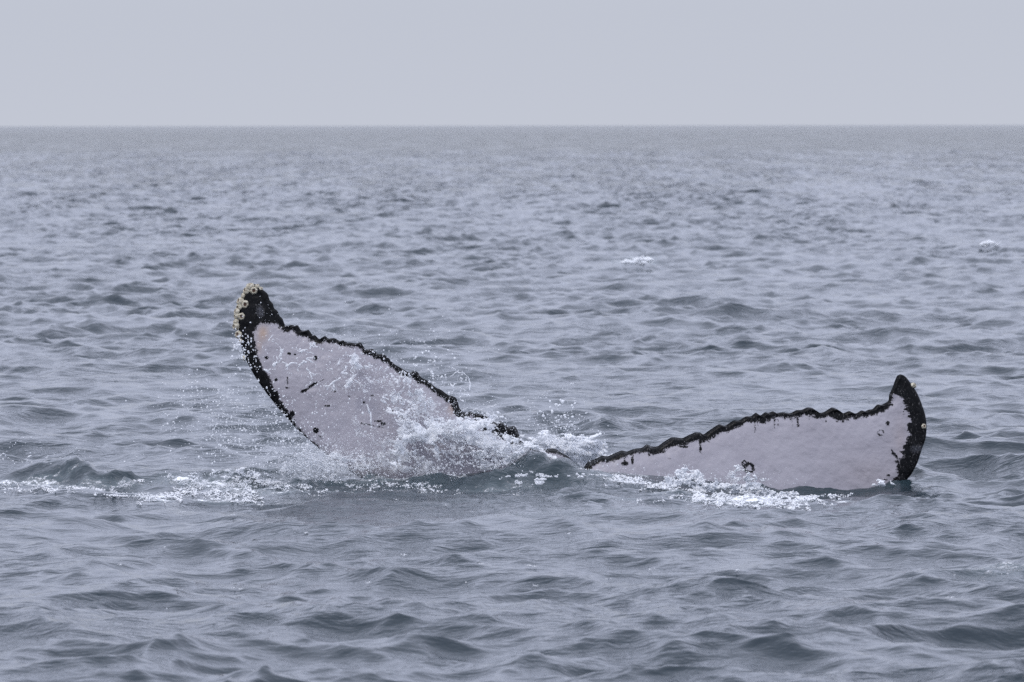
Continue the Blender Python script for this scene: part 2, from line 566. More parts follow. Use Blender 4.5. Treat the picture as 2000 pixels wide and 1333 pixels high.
# (u, v, half width x m, half width y m, amount)
FOAM_SPOTS = [
    (30, 948, 0.25, 0.06, 0.75), (110, 955, 0.22, 0.09, 0.8), (190, 952, 0.25, 0.06, 0.6), (260, 968, 0.20, 0.06, 0.8),
    (330, 974, 0.16, 0.07, 0.85), (440, 975, 0.20, 0.06, 0.8), (410, 950, 0.25, 0.12, 0.75), (470, 958, 0.2, 0.1, 0.65),
    (540, 960, 0.2, 0.1, 0.6), (640, 958, 0.2, 0.06, 0.6), (760, 945, 0.35, 0.10, 0.6), (860, 945, 0.35, 0.10, 0.6),
    (960, 955, 0.30, 0.10, 0.45), (1020, 938, 0.25, 0.2, 0.7), (1120, 940, 0.25, 0.2, 0.6), (1200, 940, 0.2, 0.12, 0.7),
    (1290, 952, 0.3, 0.10, 0.75), (1380, 965, 0.35, 0.12, 0.8), (1480, 975, 0.35, 0.14, 0.85), (1570, 982, 0.35, 0.12, 0.75),
    (1650, 980, 0.2, 0.08, 0.6), (1450, 1000, 0.5, 0.12, 0.4), (1180, 965, 0.25, 0.06, 0.5), (1240, 975, 0.3, 0.1, 0.35), (780, 975, 0.5, 0.12, 0.35),
    (1100, 1000, 0.6, 0.10, 0.25), (10, 988, 0.2, 0.05, 0.6), (680, 925, 0.4, 0.3, 0.4),
]
FAR_FOAM = [(1255, 512, 0.17, 1.2, 1.0), (1225, 514, 0.2, 0.8, 0.7), (1930, 478, 0.15, 1.5, 0.9), (1960, 1118, 0.25, 0.3, 0.45)]
SEA = build_sea()

# ---------------------------------------------------------------- the whale's tail
LT = [(489,552),(502,555.5),(514,566),(523,573),(527,587),(533.5,593),(535,602),(542.5,607),(546,617),(552,622),(556,634),
 (560,637),(569.5,633.5),(575.5,637),(581.5,633.5),(587.5,645.5),(595,646),(602.5,642.5),(610,655),(616,654),(622,662),(628,663),(634,654.5),
 (641.5,662),(647.5,660),(655,660.5),(664,667),(670,663),(676,669),(686.5,669),(694,671.5),(704.5,668),(714,683.5),(728,681),(737.5,692),
 (749,691),(762,702.5),(769,711),(784,719.5),(800,729),(805,725),(816,726),(822,738),(839,745.7),(850,757),(861,761),(876,773),(887.6,774),
 (893,781),(897,798),(905,806),(918,804),(936,809.5),(946,807.6),(957,813),(962.6,823.5),(968,826),(977.6,822.6),(992.6,834),(1004,832),(1009.5,837.6),
 (1014,851),(1024,872),(1048,882),(1068,877),(1084,877),(1096,885),(1108,891),(1118,900),(1122,912),(1129,926)]
LL = [(489,552),(481,559),(477,578),(470,595),(466,612),(465.5,642),(469,665),(474,687.5),(481,704),(493,727),(504,745),(521,769),(538,790),
 (551,807),(566,822),(577.5,835),(592.5,850),(606,862),(640,890),(690,925),(760,965),(850,1005),(950,1045),(1050,1075),(1129,1100)]
LM = [((489,552),(489,552)),((535,602),(466,612)),((560,637),(469,665)),((634,657),(493,727)),((704,672),(521,769)),((800,727),(577,835)),((900,804),(690,925)),
 ((1010,845),(850,1005)),((1071,874),(950,1045)),((1129,926),(1129,1100))]
RT = [(1758,732.5),(1752,735),(1748,744),(1743,758),(1736.5,772),(1735,785),(1722,792),(1713,791),(1703.5,801),(1696.5,801),(1689.5,805),(1682.5,802),
 (1671,810),(1659,803.5),(1648,808),(1642,810.5),(1636,800),(1624,796.5),(1608,807),(1599,808),(1587,797.7),(1575.6,796.5),(1566,802),(1554.6,802),
 (1543,809),(1529,806),(1517,808),(1509,803.5),(1501,808),(1494,805.5),(1485,813.5),(1476,806),(1467,814.5),(1456,814),(1444,822.5),(1432,822),
 (1416,833),(1404,829),(1384,842),(1374,849.5),(1368,846),(1358,845),(1344,851),(1332,857),(1320,855),(1310,855),(1296,864),(1284,873),(1272,873),
 (1263,868),(1254,875.5),(1236,878),(1224,883),(1214,880),(1200,886),(1186,892),(1174,890),(1166,896),(1148,902),(1136,918),(1129,926)]
RL = [(1758,732.5),(1766,734),(1772,740),(1777,747.7),(1785,758),(1794,774),(1801,793),(1808,814),(1810,835),(1808,858),(1801,877),(1792,905),(1780,928),
 (1766,944),(1735,970),(1690,1000),(1600,1040),(1450,1075),(1300,1095),(1129,1100)]
RM = [((1758,732.5),(1758,732.5)),((1743,758),(1785,758)),((1735,785),(1801,793)),((1690,804),(1808,858)),((1624,800),(1792,905)),((1529,808),(1766,944)),
 ((1404,832),(1690,1000)),((1296,866),(1450,1075)),((1214,882),(1300,1095)),((1129,926),(1129,1100))]

def arclen(p):
    p = np.asarray(p, float)
    return np.concatenate([[0], np.cumsum(np.hypot(*np.diff(p, axis=0).T))])

def nearest_s(p, q):
    """arclength on polyline p nearest to q"""
    p = np.asarray(p, float); a = arclen(p)
    best, bs = 1e9, 0
    for i in range(len(p) - 1):
        d = p[i + 1] - p[i]; L2 = float(d @ d)
        t = min(1, max(0, float((np.array(q) - p[i]) @ d) / L2))
        e = np.hypot(*(p[i] + t * d - np.array(q)))
        if e < best - 1e-6:
            best, bs = e, a[i] + t * math.sqrt(L2)
    return bs

def eval_poly(p, s):
    p = np.asarray(p, float); a = arclen(p)
    return np.interp(s, a, p[:, 0]), np.interp(s, a, p[:, 1])

def gsmooth(x, sig):
    n = int(sig * 3) + 1
    k = np.exp(-0.5 * (np.arange(-n, n + 1) / sig) ** 2); k /= k.sum()
    xp = np.concatenate([2 * x[0] - x[n:0:-1], x, 2 * x[-1] - x[-2:-n - 2:-1]])
    return np.convolve(xp, k, 'valid')

def fluke_depth(U, V):
    """depth (world y) of the mid surface of the tail at photo place U, V"""
    z = (941.7 - V) / 300.0
    x = (U - 1129) / 300.0
    y = 37.05 + 0.22 * z
    y = y - 0.05 * np.sin(np.clip((U - 480) / 600.0, 0, 1) * np.pi) + 0.045 * x * x * 0.6
    return y

def lobe(T, L, Mt, NS, NT, side):
    ctrl = [(nearest_s(T, a), nearest_s(L, b)) for a, b in Mt]
    ctrl[0] = (0, 0); ctrl[-1] = (arclen(T)[-1], arclen(L)[-1])
    cu = np.linspace(0, 1, len(ctrl))
    # spread columns so spacing is even along the trailing edge, finer at the tip
    aT = np.array([c[0] for c in ctrl]); aL = np.array([c[1] for c in ctrl])
    wgt = aT + 0.4 * aL
    s = np.linspace(0, wgt[-1], NS)
    s = s[-1] * (s / s[-1]) ** 1.12
    sT = np.interp(s, wgt, aT); sL = gsmooth(np.interp(s, wgt, aL), 5.0)
    sL[0] = 0
    Tu, Tv = eval_poly(T, sT)
    Tu, Tv = gsmooth(Tu, 1.5), gsmooth(Tv, 1.5)
    Su, Sv = gsmooth(Tu, 9), gsmooth(Tv, 9)
    Lu, Lv = eval_poly(L, sL)
    Lu, Lv = gsmooth(Lu, 4), gsmooth(Lv, 4)
    Lu[0], Lv[0] = Tu[0], Tv[0]
    w0 = np.clip(np.arange(NS) / 25.0, 0, 1)
    Su, Sv = Tu * (1 - w0) + Su * w0, Tv * (1 - w0) + Sv * w0
    t = np.linspace(0, 1, NT) ** 1.0
    t = 0.5 - 0.5 * np.cos(np.pi * t) * (0.35) - 0.5 * (1 - 2 * t) * 0.65   # denser near both edges
    t[0], t[-1] = 0, 1
    TT = t[None, :]
    chord = np.hypot(Su - Lu, Sv - Lv)[:, None]
    U = Su[:, None] * (1 - TT) + Lu[:, None] * TT
    V = Sv[:, None] * (1 - TT) + Lv[:, None] * TT
    fall = np.exp(-(TT * chord / 14.0) ** 2)
    U = U + (Tu - Su)[:, None] * fall
    V = V + (Tv - Sv)[:, None] * fall
    # half thickness in metres
    cm = chord / 300.0
    prof = np.sqrt(np.clip(1 - TT, 0, 1)) * (1 - np.exp(-TT * chord / 9.0)) * (0.35 + 1.3 * TT)
    rootk = sstep(0.45, 1.0, np.arange(NS) / (NS - 1))[:, None]
    half = prof * (0.028 + 0.055 * np.clip(cm, 0, 1) * 0.6 + 0.10 * rootk)
    # knobs on the trailing edge stand proud
    out = ((Tu - Su) * 0 + (Sv - Tv))[:, None]
    rim = np.exp(-((TT * chord - 5) / 6.0) ** 2)
    half = half + rim * (0.011 + 0.0020 * np.clip(out, -3, 6)) * (1 - np.exp(-TT * chord / 3.0)) * (1 - 0.0 * rootk)
    half *= np.clip(np.arange(NS) / 14.0, 0.02, 1)[:, None] ** 0.5
    return U, V, half

def build_tail():
    root = bpy.data.objects.new('humpback_whale', None)
    COL.objects.link(root)
    root.location = (0.43, 37.0, -0.4)
    root['label'] = 'humpback whale tail with white underside and black scalloped edges rising out of the sea'
    root['category'] = 'whale'
    vs, fs, ink, tint, scar = [], [], [], [], []
    base = 0
    info = {}
    for side, (T, L, Mt, NS, NT) in enumerate(((LT, LL, LM, 520, 112), (RT, RL, RM, 520, 100))):
        U, V, half = lobe(T, L, Mt, NS, NT, side)
        Y = fluke_depth(U, V)
        info[side] = (U, V, Y, half)
        # front and back sheets share their edge vertices
        bump = 0.004 * fbm(U / 16.0, V / 16.0, None, 50 + side, 3) * np.clip(half / 0.02, 0, 1)
        fx, fy, fz = px(U, V, Y)
        nb = 40
        jj = np.unique(np.round(np.linspace(0, NT - 1, nb)).astype(int))
        front = np.stack([fx, fy - half - bump, fz], -1)
        back = np.stack([fx, fy + half * 0.9, fz], -1)[:, jj]
        nf = NS * NT
        idx = np.arange(nf).reshape(NS, NT) + base
        f1 = np.stack([idx[:-1, :-1], idx[1:, :-1], idx[1:, 1:], idx[:-1, 1:]], -1).reshape(-1, 4)
        bi = np.arange(NS * len(jj)).reshape(NS, len(jj)) + base + nf
        bi = bi.copy()
        f2 = np.stack([bi[:-1, :-1], bi[:-1, 1:], bi[1:, 1:], bi[1:, :-1]], -1).reshape(-1, 4)
        # seams along trailing and leading edges
        s1 = np.stack([idx[:-1, 0], bi[:-1, 0], bi[1:, 0], idx[1:, 0]], -1)
        s2 = np.stack([idx[:-1, -1], idx[1:, -1], bi[1:, -1], bi[:-1, -1]], -1)
        ff = np.concatenate([f1, f2, s1, s2])
        if side == 1:
            ff = ff[:, ::-1]
        vs += [front.reshape(-1, 3), back.reshape(-1, 3)]
        fs.append(ff)
        # ---- pigment on the front
        dT = poly_dist(U, V, np.stack([gsmooth(np.array(T, float)[:, 0], 1.2), gsmooth(np.array(T, float)[:, 1], 1.2)], 1))
        dTr = poly_dist(U, V, T)
        dL = poly_dist(U, V, L)
        if side == 0:
            wT = 11 + 6 * fbm(U / 22, V / 40, None, 61, 4) + 4 * sstep(840, 900, U) * sstep(905, 895, U) + 15 * sstep(920, 945, U)
            wT = np.where(U > 1020, 4.5, wT)
            wT = wT - 3 * sstep(560, 640, U)*sstep(760, 700, U)
            i = wT - np.minimum(dT, dTr)
            # hooked tip
            i = np.maximum(i, 632 + 4 * fbm(U / 14, V / 14, None, 8, 2) - V + 9 * sstep(510, 496, U))
            wL = np.interp(V, [540, 640, 660, 700, 740, 770, 800, 830, 862, 900], [60, 33, 27, 24, 24, 17, 12, 4, 2.5, 1])
            i = np.maximum(i, wL - dL + 4 * fbm(U / 12, V / 12, None, 3, 2))
            marks = [(565,690,5,3),(577,692,3,2),(521,698,5,4),(539,710,3,3),(616,699,5,6),(540,741,4,4),(561,757,5,2),(655,764,3,2),(683,774,3,2),
                     (728,772,5,2),(641,792,8,2),(571,808,6,9),(617,840,7,8),(711,785,3,3),(740,822,9,3),(748,827,7,3),(652,884,3,2),(765,803,4,3),(785,815,4,3)]
            lines = [((562,737),(562,750),1.6),((590,765),(618,747),2.6),((618,747),(632,741),.6),((622,850),(629,855),1.5),((705,826),(750,835),1.0),((858,772),(870,778),2.0)]
            tin = 0.8 * np.exp(-((U - 514) / 10.0) ** 2 - ((V - 650) / 14.0) ** 2) + 0.4 * np.exp(-((U - 506) / 7.0) ** 2 - ((V - 675) / 14.0) ** 2)
            tin = tin + 0.55 * np.exp(-((U - 883) / 9.0) ** 2 - ((V - 798) / 12.0) ** 2)
            sc = 1.0 * np.exp(-((U - 509 - (V - 610) * 0.15) / 10.0) ** 2 - ((V - 608) / 17.0) ** 2) + 0.12
        else:
            wT = 12 + 7 * fbm(U / 22, V / 60, None, 62, 4) + 4 * sstep(1250, 1350, U) * sstep(1420, 1380, U)
            wT = np.where(V < 790, 7, wT)
            i = wT - np.minimum(dT, dTr)
            wL = np.interp(V, [725, 770, 781, 816, 849, 881, 907, 928, 945, 960], [60, 40, 32, 37, 36, 33, 36, 24, 20, 4])
            i = np.maximum(i, wL - dL + 9 * fbm(U / 16, V / 5, None, 4, 3) + 5 * fbm(U / 30, V / 22, None, 14, 2))
            i = np.maximum(i, 770 - V)
            marks = [(1220,905,9,5),(1234,899,3,8),(1267,889,3,5),(1282,872,3,2),(1306,896,3,1.6),(1336,873,8,3),(1368,877,2.6,9),(1613,824,2.5,2),(1733,828,5,6),
                     (1743,886,4,5),(1750,892,3,4),(1734,929,4,2.5),(1727,938,4,2),(1384,863,2,2)]
            lines = [((1367,850),(1367,884),2.2),((1474,830),(1474,845),1.3),((1512,816),(1512,836),1.5),((1519,816),(1519,832),1.0),((1557,816),(1558,833),1.9),
                     ((1546,820),(1547,833),.8),((1220,890),(1218,903),1.8),((1236,890),(1234,905),2.0),((1580,813),(1580,820),1.1),((1741,880),(1752,896),2),((1480,820),(1480,832),.7)]
            rings = [(1454,906,5,2.0),(1462,914,8.5,3.0),(1719,846,5.5,0.7)]
            for (cx, cy, r, ww) in rings:
                i = np.maximum(i, 1.8 * (ww - np.abs(np.hypot(U - cx, V - cy) - r)))
            tin = 0.16 * np.exp(-((U - 1758) / 16.0) ** 2 - ((V - 860) / 40.0) ** 2) + 0.1 * np.exp(-((U - 1700) / 60.0) ** 2 - ((V - 930) / 40.0) ** 2)
            sc = 0.45 + 0.5 * np.exp(-((V - 878) / 8.0) ** 2) * sstep(1770, 1785, U) + 0 * U
        for (cx, cy, rx, ry) in marks:
            rx, ry = rx * 0.85, ry * 0.85
            q = np.hypot((U - cx) / rx, (V - cy) / ry)
            i = np.maximum(i, (1 - q) * min(rx, ry) * 2.6)
        for (a, b, ww) in lines:
            i = np.maximum(i, 2.2 * (ww - poly_dist(U, V, [a, b])))
        ink += [i.ravel(), np.full(NS * len(jj), 30.0)]
        tint += [np.clip(tin, 0, 1).ravel(), np.zeros(NS * len(jj))]
        scar += [np.clip(sc, 0, 1).ravel(), np.full(NS * len(jj), 0.1)]
        base += nf + NS * len(jj)
    # tail stock, under water, thick and running down and away
    rings = []
    nseg = 28
    for k in range(9):
        q = k / 8.0
        cx, cy, cz = 0.43, 37.06 + 1.1 * q, -0.28 - 1.3 * q
        rx, ry = 0.20 + 0.30 * q, 0.15 + 0.45 * q
        if k == 8: rx, ry = 0.05, 0.05
        if k == 0: rx, ry = 0.06, 0.05
        a = np.linspace(0, 2 * np.pi, nseg, endpoint=False)
        rings.append(np.stack([cx + rx * np.cos(a), cy + ry * np.sin(a), np.full(nseg, cz) + 0.3 * ry * np.sin(a)], -1))
    rg = np.concatenate(rings)
    ri = np.arange(len(rg)).reshape(9, nseg) + base
    rn = np.roll(ri, -1, axis=1)
    rf = np.stack([ri[:-1], ri[1:], rn[1:], rn[:-1]], -1).reshape(-1, 4)
    vs.append(rg); fs.append(rf)
    ink.append(np.full(len(rg), 30.0)); tint.append(np.zeros(len(rg))); scar.append(np.zeros(len(rg)))
    Vv = np.concatenate(vs) - np.array(root.location)
    o = new_mesh_obj('tail_fluke', Vv, np.concatenate(fs), M_SKIN, root)
    set_attr(o, 'ink', np.concatenate(ink)); set_attr(o, 'tint', np.concatenate(tint)); set_attr(o, 'scar', np.concatenate(scar))
    return root, info

WHALE, INFO = build_tail()

def surf_front(u, v):
    """nearest front surface point of the tail to photo place u, v -> y"""
    best = None
    for side in (0, 1):
        U, V, Y, half = INFO[side]
        d = (U - u) ** 2 + (V - v) ** 2
        k = np.unravel_index(np.argmin(d), d.shape)
        if best is None or d[k] < best[0]:
            best = (d[k], Y[k] - half[k])
    return best[1]

# barnacles: ridged squat shell with six plates and a brown fleshy opening
def barnacle_shell_mesh():
    NA, NR = 48, 9
    a = np.linspace(0, 2 * np.pi, NA, endpoint=False)
    prof = [(1.0, -0.15), (1.0, 0.1), (0.97, 0.35), (0.86, 0.62), (0.70, 0.82), (0.55, 0.90), (0.44, 0.86), (0.38, 0.70), (0.34, 0.50)]
    V = []
    for k, (r, z) in enumerate(prof):
        rib = 1 + 0.05 * np.cos(a * 18) * (k < 5) + 0.07 * np.abs(np.cos(a * 3)) * (1 if k < 5 else 1.6) - 0.04
        V.append(np.stack([r * rib * np.cos(a), r * rib * np.sin(a), z + 0.03 * np.cos(a * 6) + 0 * a], -1))
    V = np.concatenate(V) * 0.027
    i = np.arange(NA * NR).reshape(NR, NA); j = np.roll(i, -1, 1)
    Fq = np.stack([i[:-1], j[:-1], j[1:], i[1:]], -1).reshape(-1, 4)
    return V, Fq

def build_barnacles():
    V, Fq = barnacle_shell_mesh()
    proto = None
    # flesh: little dome with two lips
    NA = 16
    a = np.linspace(0, 2 * np.pi, NA, endpoint=False)
    fl = []
    for r, z in ((0.42, 0.55), (0.38, 0.68), (0.22, 0.76), (0.10, 0.62), (0.03, 0.58)):
        fl.append(np.stack([r * np.cos(a), r * np.sin(a) * (0.8 if r < 0.4 else 1), z + 0.10 * np.cos(2 * a) * (r / 0.42)], -1))
    fl = np.concatenate(fl) * 0.027
    i = np.arange(NA * 5).reshape(5, NA); j = np.roll(i, -1, 1)
    Ff = np.stack([i[:-1], j[:-1], j[1:], i[1:]], -1).reshape(-1, 4)
    # u, v, radius px, direction (right, up, towards camera)
    B = [(489,557,8.5,(-.1,1,.35)), (496,567.5,8.5,(.05,.1,1)), (480,567,8.5,(-1,.35,.5)), (474,577,5.5,(-1,.3,.3)), (468,588,8,(-.9,.5,.5)),
         (479,594.5,8,(-.1,0,1)), (467,600,7,(-.8,-.1,.6)), (461.5,608,7,(-1,.3,.4)), (472,618,8.2,(-.1,.05,1)), (461,617,6.5,(-1,-.1,.4)),
         (460,628,6.2,(-.9,.5,.3)), (460,637,7.4,(-1,.1,.6)), (465,653,8.5,(-.7,.2,.8)), (470,666,4.5,(-1,-.2,.3)), (476,699,5,(-1,.1,.2)),
         (503,558,5,(.2,1,.3)), (510,563,4,(.4,1,.2)), (1785,754,6,(1,.5,.4)), (1804.5,834,5,(.5,.3,.9))]
    for k, (u, v, r, d) in enumerate(B):
        y = surf_front(u, v)
        x, yy, z = px(u, v, y - 0.002)
        dirv = Vector((d[0], -d[2], d[1])).normalized()
        if proto is None:
            sh = new_mesh_obj('barnacle', V, Fq, M_SHELL, WHALE)
            op = new_mesh_obj('opening', fl, Ff, M_FLESH, sh)
            proto = (sh, op)
        else:
            sh = proto[0].copy(); COL.objects.link(sh); sh.parent = WHALE
            op = proto[1].copy(); COL.objects.link(op); op.parent = sh
        s = r / 8.1
        q = dirv.to_track_quat('Z', 'Y') @ Matrix.Rotation(random.uniform(0, 6.28), 3, 'Z').to_quaternion()
        p = Vector((float(x), float(yy), float(z))) - dirv * 0.012 * s
        sh.location = p - WHALE.location
        sh.rotation_mode = 'QUATERNION'
        sh.rotation_quaternion = q
        sh.scale = (s * random.uniform(.92, 1.08), s * random.uniform(.92, 1.08), s * random.uniform(0.9, 1.25))
build_barnacles()

# ---------------------------------------------------------------- splash: points -> volume -> mesh
def points_to_mesh(name, P, Rad, mat, voxel=0.0048, label=None, cat=None):
    me = bpy.data.meshes.new(name + '_points')
    me.vertices.add(len(P))
    me.vertices.foreach_set('co', np.ascontiguousarray(P, dtype=np.float32).ravel())
    a = me.attributes.new('rad', 'FLOAT', 'POINT')
    a.data.foreach_set('value', np.ascontiguousarray(Rad, dtype=np.float32))
    tmp = bpy.data.objects.new(name + '_points', me)
    COL.objects.link(tmp)
    ng = bpy.data.node_groups.new('points_to_skin', 'GeometryNodeTree')
    ng.interface.new_socket('Geometry', in_out='INPUT', socket_type='NodeSocketGeometry')
    ng.interface.new_socket('Geometry', in_out='OUTPUT', socket_type='NodeSocketGeometry')
    gi = ng.nodes.new('NodeGroupInput'); go = ng.nodes.new('NodeGroupOutput')
    mp = ng.nodes.new('GeometryNodeMeshToPoints')
    na = ng.nodes.new('GeometryNodeInputNamedAttribute'); na.data_type = 'FLOAT'; na.inputs[0].default_value = 'rad'
    pv = ng.nodes.new('GeometryNodePointsToVolume'); pv.resolution_mode = 'VOXEL_SIZE'
    vm = ng.nodes.new('GeometryNodeVolumeToMesh'); vm.resolution_mode = 'GRID'
    ng.links.new(gi.outputs[0], mp.inputs['Mesh'])
    ng.links.new(na.outputs[0], mp.inputs['Radius'])
    ng.links.new(mp.outputs[0], pv.inputs['Points'])
    ng.links.new(na.outputs[0], pv.inputs['Radius'])
    pv.inputs['Voxel Size'].default_value = voxel
    pv.inputs['Density'].default_value = 1.0
    ng.links.new(pv.outputs[0], vm.inputs['Volume'])
    vm.inputs['Threshold'].default_value = 0.1
    ng.links.new(vm.outputs[0], go.inputs[0])
    md = tmp.modifiers.new('gn', 'NODES'); md.node_group = ng
    dg = bpy.context.evaluated_depsgraph_get()
    dg.update()
    ev = tmp.evaluated_get(dg)
    out = bpy.data.meshes.new_from_object(ev)
    n = len(out.polygons)
    out.polygons.foreach_set('use_smooth', np.ones(n, dtype=bool))
    out.materials.clear(); out.materials.append(mat)
    bpy.data.objects.remove(tmp); bpy.data.meshes.remove(me)
    o = bpy.data.objects.new(name, out)
    COL.objects.link(o)
    o['kind'] = 'stuff'
    if label: o['label'] = label
    if cat: o['category'] = cat
    print('STUFF', name, 'points', len(P), 'faces', n)
    return o

def cover_field(U, V, caps):
    """soft coverage from capsules (x0, y0, x1, y1, radius, amount)"""
    C = np.zeros(U.shape)
    for (x0, y0, x1, y1, r, a) in caps:
        d = poly_dist(U, V, [(x0, y0), (x1, y1)])
        C = np.maximum(C, a * sstep(r, r * 0.25, d))
    return C

FY_cache = {}
def fluke_front_y(U, V):
    """front depth of tail, cheap approximation of the built surface"""
    return fluke_depth(U, V) - 0.06

def lace(caps, seed, step=2.0, off=(0.02, 0.12), scale=22.0, aniso=(1.0, 1.0, 0.0), rad=(0.0035, 0.009), power=1.0, flat_y=None, sharp=0.5):
    xs = [c[0] for c in caps] + [c[2] for c in caps]; ys = [c[1] for c in caps] + [c[3] for c in caps]
    rm = max(c[4] for c in caps)
    U, V = np.meshgrid(np.arange(min(xs) - rm, max(xs) + rm, step), np.arange(min(ys) - rm, max(ys) + rm, step))
    U = U.ravel() + rng.uniform(-.5, .5, U.size) * step; V = V.ravel() + rng.uniform(-.5, .5, V.size) * step
    C = cover_field(U, V, caps)
    k = C > 0.02
    U, V, C = U[k], V[k], C[k]
    ang = aniso[2]
    wu = U + 16 * fbm(U / 40, V / 40, None, seed + 5, 3); wv = V + 16 * fbm(U / 40, V / 40, None, seed + 6, 3)
    a = (wu * math.cos(ang) + wv * math.sin(ang)) / (scale * aniso[0])
    b = (-wu * math.sin(ang) + wv * math.cos(ang)) / (scale * aniso[1])
    r = ridged(a, b, seed, 3) * 0.75 + 0.25 * ridged(a * 3.3, b * 3.3, seed + 9, 2)
    C = C * (0.75 + 0.6 * fbm(U / 60, V / 60, None, seed + 12, 3))
    keep = r - (1 - C * 0.95)
    k = keep > 0
    U, V, C, keep = U[k], V[k], C[k], keep[k]
    rr = rad[0] + (rad[1] - rad[0]) * np.clip(keep / sharp, 0, 1) ** power
    rr *= rng.uniform(0.7, 1.25, len(rr))
    depth = off[0] + (off[1] - off[0]) * (0.5 + 0.5 * fbm(U / 35, V / 35, None, seed + 3, 3) * 1.6)
    base = fluke_front_y(U, V) if flat_y is None else np.full(U.shape, flat_y)
    x, y, z = px(U, V, base - depth)
    return np.stack([x, y, z], -1), rr

def drops(n, cu, cv, su, sv, rmin, rmax, y0, ys, seed=None, tilt=0.0, power=3.0):
    """ballistic spray: cloud of drops, elongated gaussian in u,v"""
    a = rng.normal(0, 1, n); b = rng.normal(0, 1, n)
    k = fbm(a * 2.6 + cu, b * 2.0 + cv, None, 71, 4) > rng.uniform(-0.45, 0.35, n)
    a, b = a[k], b[k]; n = len(a)
    U = cu + a * su * math.cos(tilt) - b * sv * math.sin(tilt)
    V = cv + a * su * math.sin(tilt) + b * sv * math.cos(tilt)
    r = rmin + (rmax * 0.85 - rmin) * rng.uniform(0, 1, n) ** power
    Y = y0 + rng.normal(0, ys, n)
    x, y, z = px(U, V, Y)
    P = np.stack([x, y, z], -1)
    return P, r

ICO_V, ICO_F = None, None
def ico():
    t = (1 + 5 ** .5) / 2
    v = np.array([(-1,t,0),(1,t,0),(-1,-t,0),(1,-t,0),(0,-1,t),(0,1,t),(0,-1,-t),(0,1,-t),(t,0,-1),(t,0,1),(-t,0,-1),(-t,0,1)], float)
    v /= np.linalg.norm(v[0])
    f = np.array([(0,11,5),(0,5,1),(0,1,7),(0,7,10),(0,10,11),(1,5,9),(5,11,4),(11,10,2),(10,7,6),(7,1,8),(3,9,4),(3,4,2),(3,2,6),(3,6,8),(3,8,9),(4,9,5),(2,4,11),(6,2,10),(8,6,7),(9,8,1)])
    # one subdivision
    vs = list(map(tuple, v)); cache = {}
    def mid(a, b):
        k = (min(a, b), max(a, b))
        if k not in cache:
            m = (np.array(vs[a]) + np.array(vs[b])) / 2; m /= np.linalg.norm(m)
            cache[k] = len(vs); vs.append(tuple(m))
        return cache[k]
    nf = []
    for a, b, c in f:
        ab, bc, ca = mid(a, b), mid(b, c), mid(c, a)
        nf += [(a, ab, ca), (b, bc, ab), (c, ca, bc), (ab, bc, ca)]
    return v, f, np.array(vs), np.array(nf)

def drop_mesh(name, P, r, mat, label, cat):
    v0, f0, v1, f1 = ico()
    big = r > 0.0055
    Vs, Fs, base = [], [], 0
    for sel, v, f in ((big, v1, f1), (~big, v0, f0)):
        p, q = P[sel], r[sel]
        n = len(p)
        if n == 0: continue
        el = rng.uniform(0.85, 1.35, (n, 1, 3))
        el[:, :, 2] *= rng.uniform(1.0, 1.5, (n, 1))
        X = p[:, None, :] + v[None] * q[:, None, None] * el
        Fx = f[None] + (np.arange(n) * len(v))[:, None, None] + base
        Vs.append(X.reshape(-1, 3)); Fs.append(Fx.reshape(-1, 3)); base += n * len(v)
    o = new_mesh_obj(name, np.concatenate(Vs), np.concatenate(Fs), mat)
    o['kind'] = 'stuff'; o['label'] = label; o['category'] = cat
    print('STUFF', name, 'faces', sum(len(f) for f in Fs))
    return o

def cat2(parts):
    return np.concatenate([p for p, r in parts]), np.concatenate([r for p, r in parts])


def chain(pts, r0, r1, y, n=None, wob=1.5, taper=0.0):
    """a strand of water: blobs along a curve"""
    pts = np.array(pts, float)
    a = arclen(pts); n = n or int(a[-1] / 1.1)
    t = np.linspace(0, a[-1], n)
    U = gsmooth(np.interp(t, a, pts[:, 0]), 3) if n > 12 else np.interp(t, a, pts[:, 0])
    V = gsmooth(np.interp(t, a, pts[:, 1]), 3) if n > 12 else np.interp(t, a, pts[:, 1])
    U = U + wob * noise(t / 7, t * 0 + pts[0, 0]); V = V + wob * noise(t / 7, t * 0 + pts[0, 1] + 5)
    r = r0 + (r1 - r0) * (0.5 + 0.5 * noise(t / 6, t * 0 + pts[0, 1] * 3.1)) ** 1.5
    r = r * (1 - taper * t / a[-1])
    x, y_, z = px(U, V, y + 0.01 * noise(t / 9, t * 0 + 2.2))
    return np.stack([x, y_, z], -1), r

def star(cu, cv, n, L, y, seed):
    g = np.random.default_rng(seed); out = []
    for k in range(n):
        a = 6.28 * k / n + g.uniform(-.4, .4); l = L * g.uniform(.5, 1.2)
        p = [(cu + g.uniform(-3, 3), cv + g.uniform(-3, 3))]
        for q in range(4):
            a += g.uniform(-.9, .9)
            p.append((p[-1][0] + math.cos(a) * l / 3, p[-1][1] + math.sin(a) * l / 3))
            if g.uniform() < 0.5:
                b = a + g.choice([-1, 1]) * g.uniform(.6, 1.3); m = l * g.uniform(.15, .4)
                out.append(chain([p[-1], (p[-1][0] + math.cos(b) * m, p[-1][1] + math.sin(b) * m)], .0026, .0055, y, wob=2, taper=.6))
        out.append(chain(p, .0035, .0085, y, wob=3.5, taper=.65))
    return out

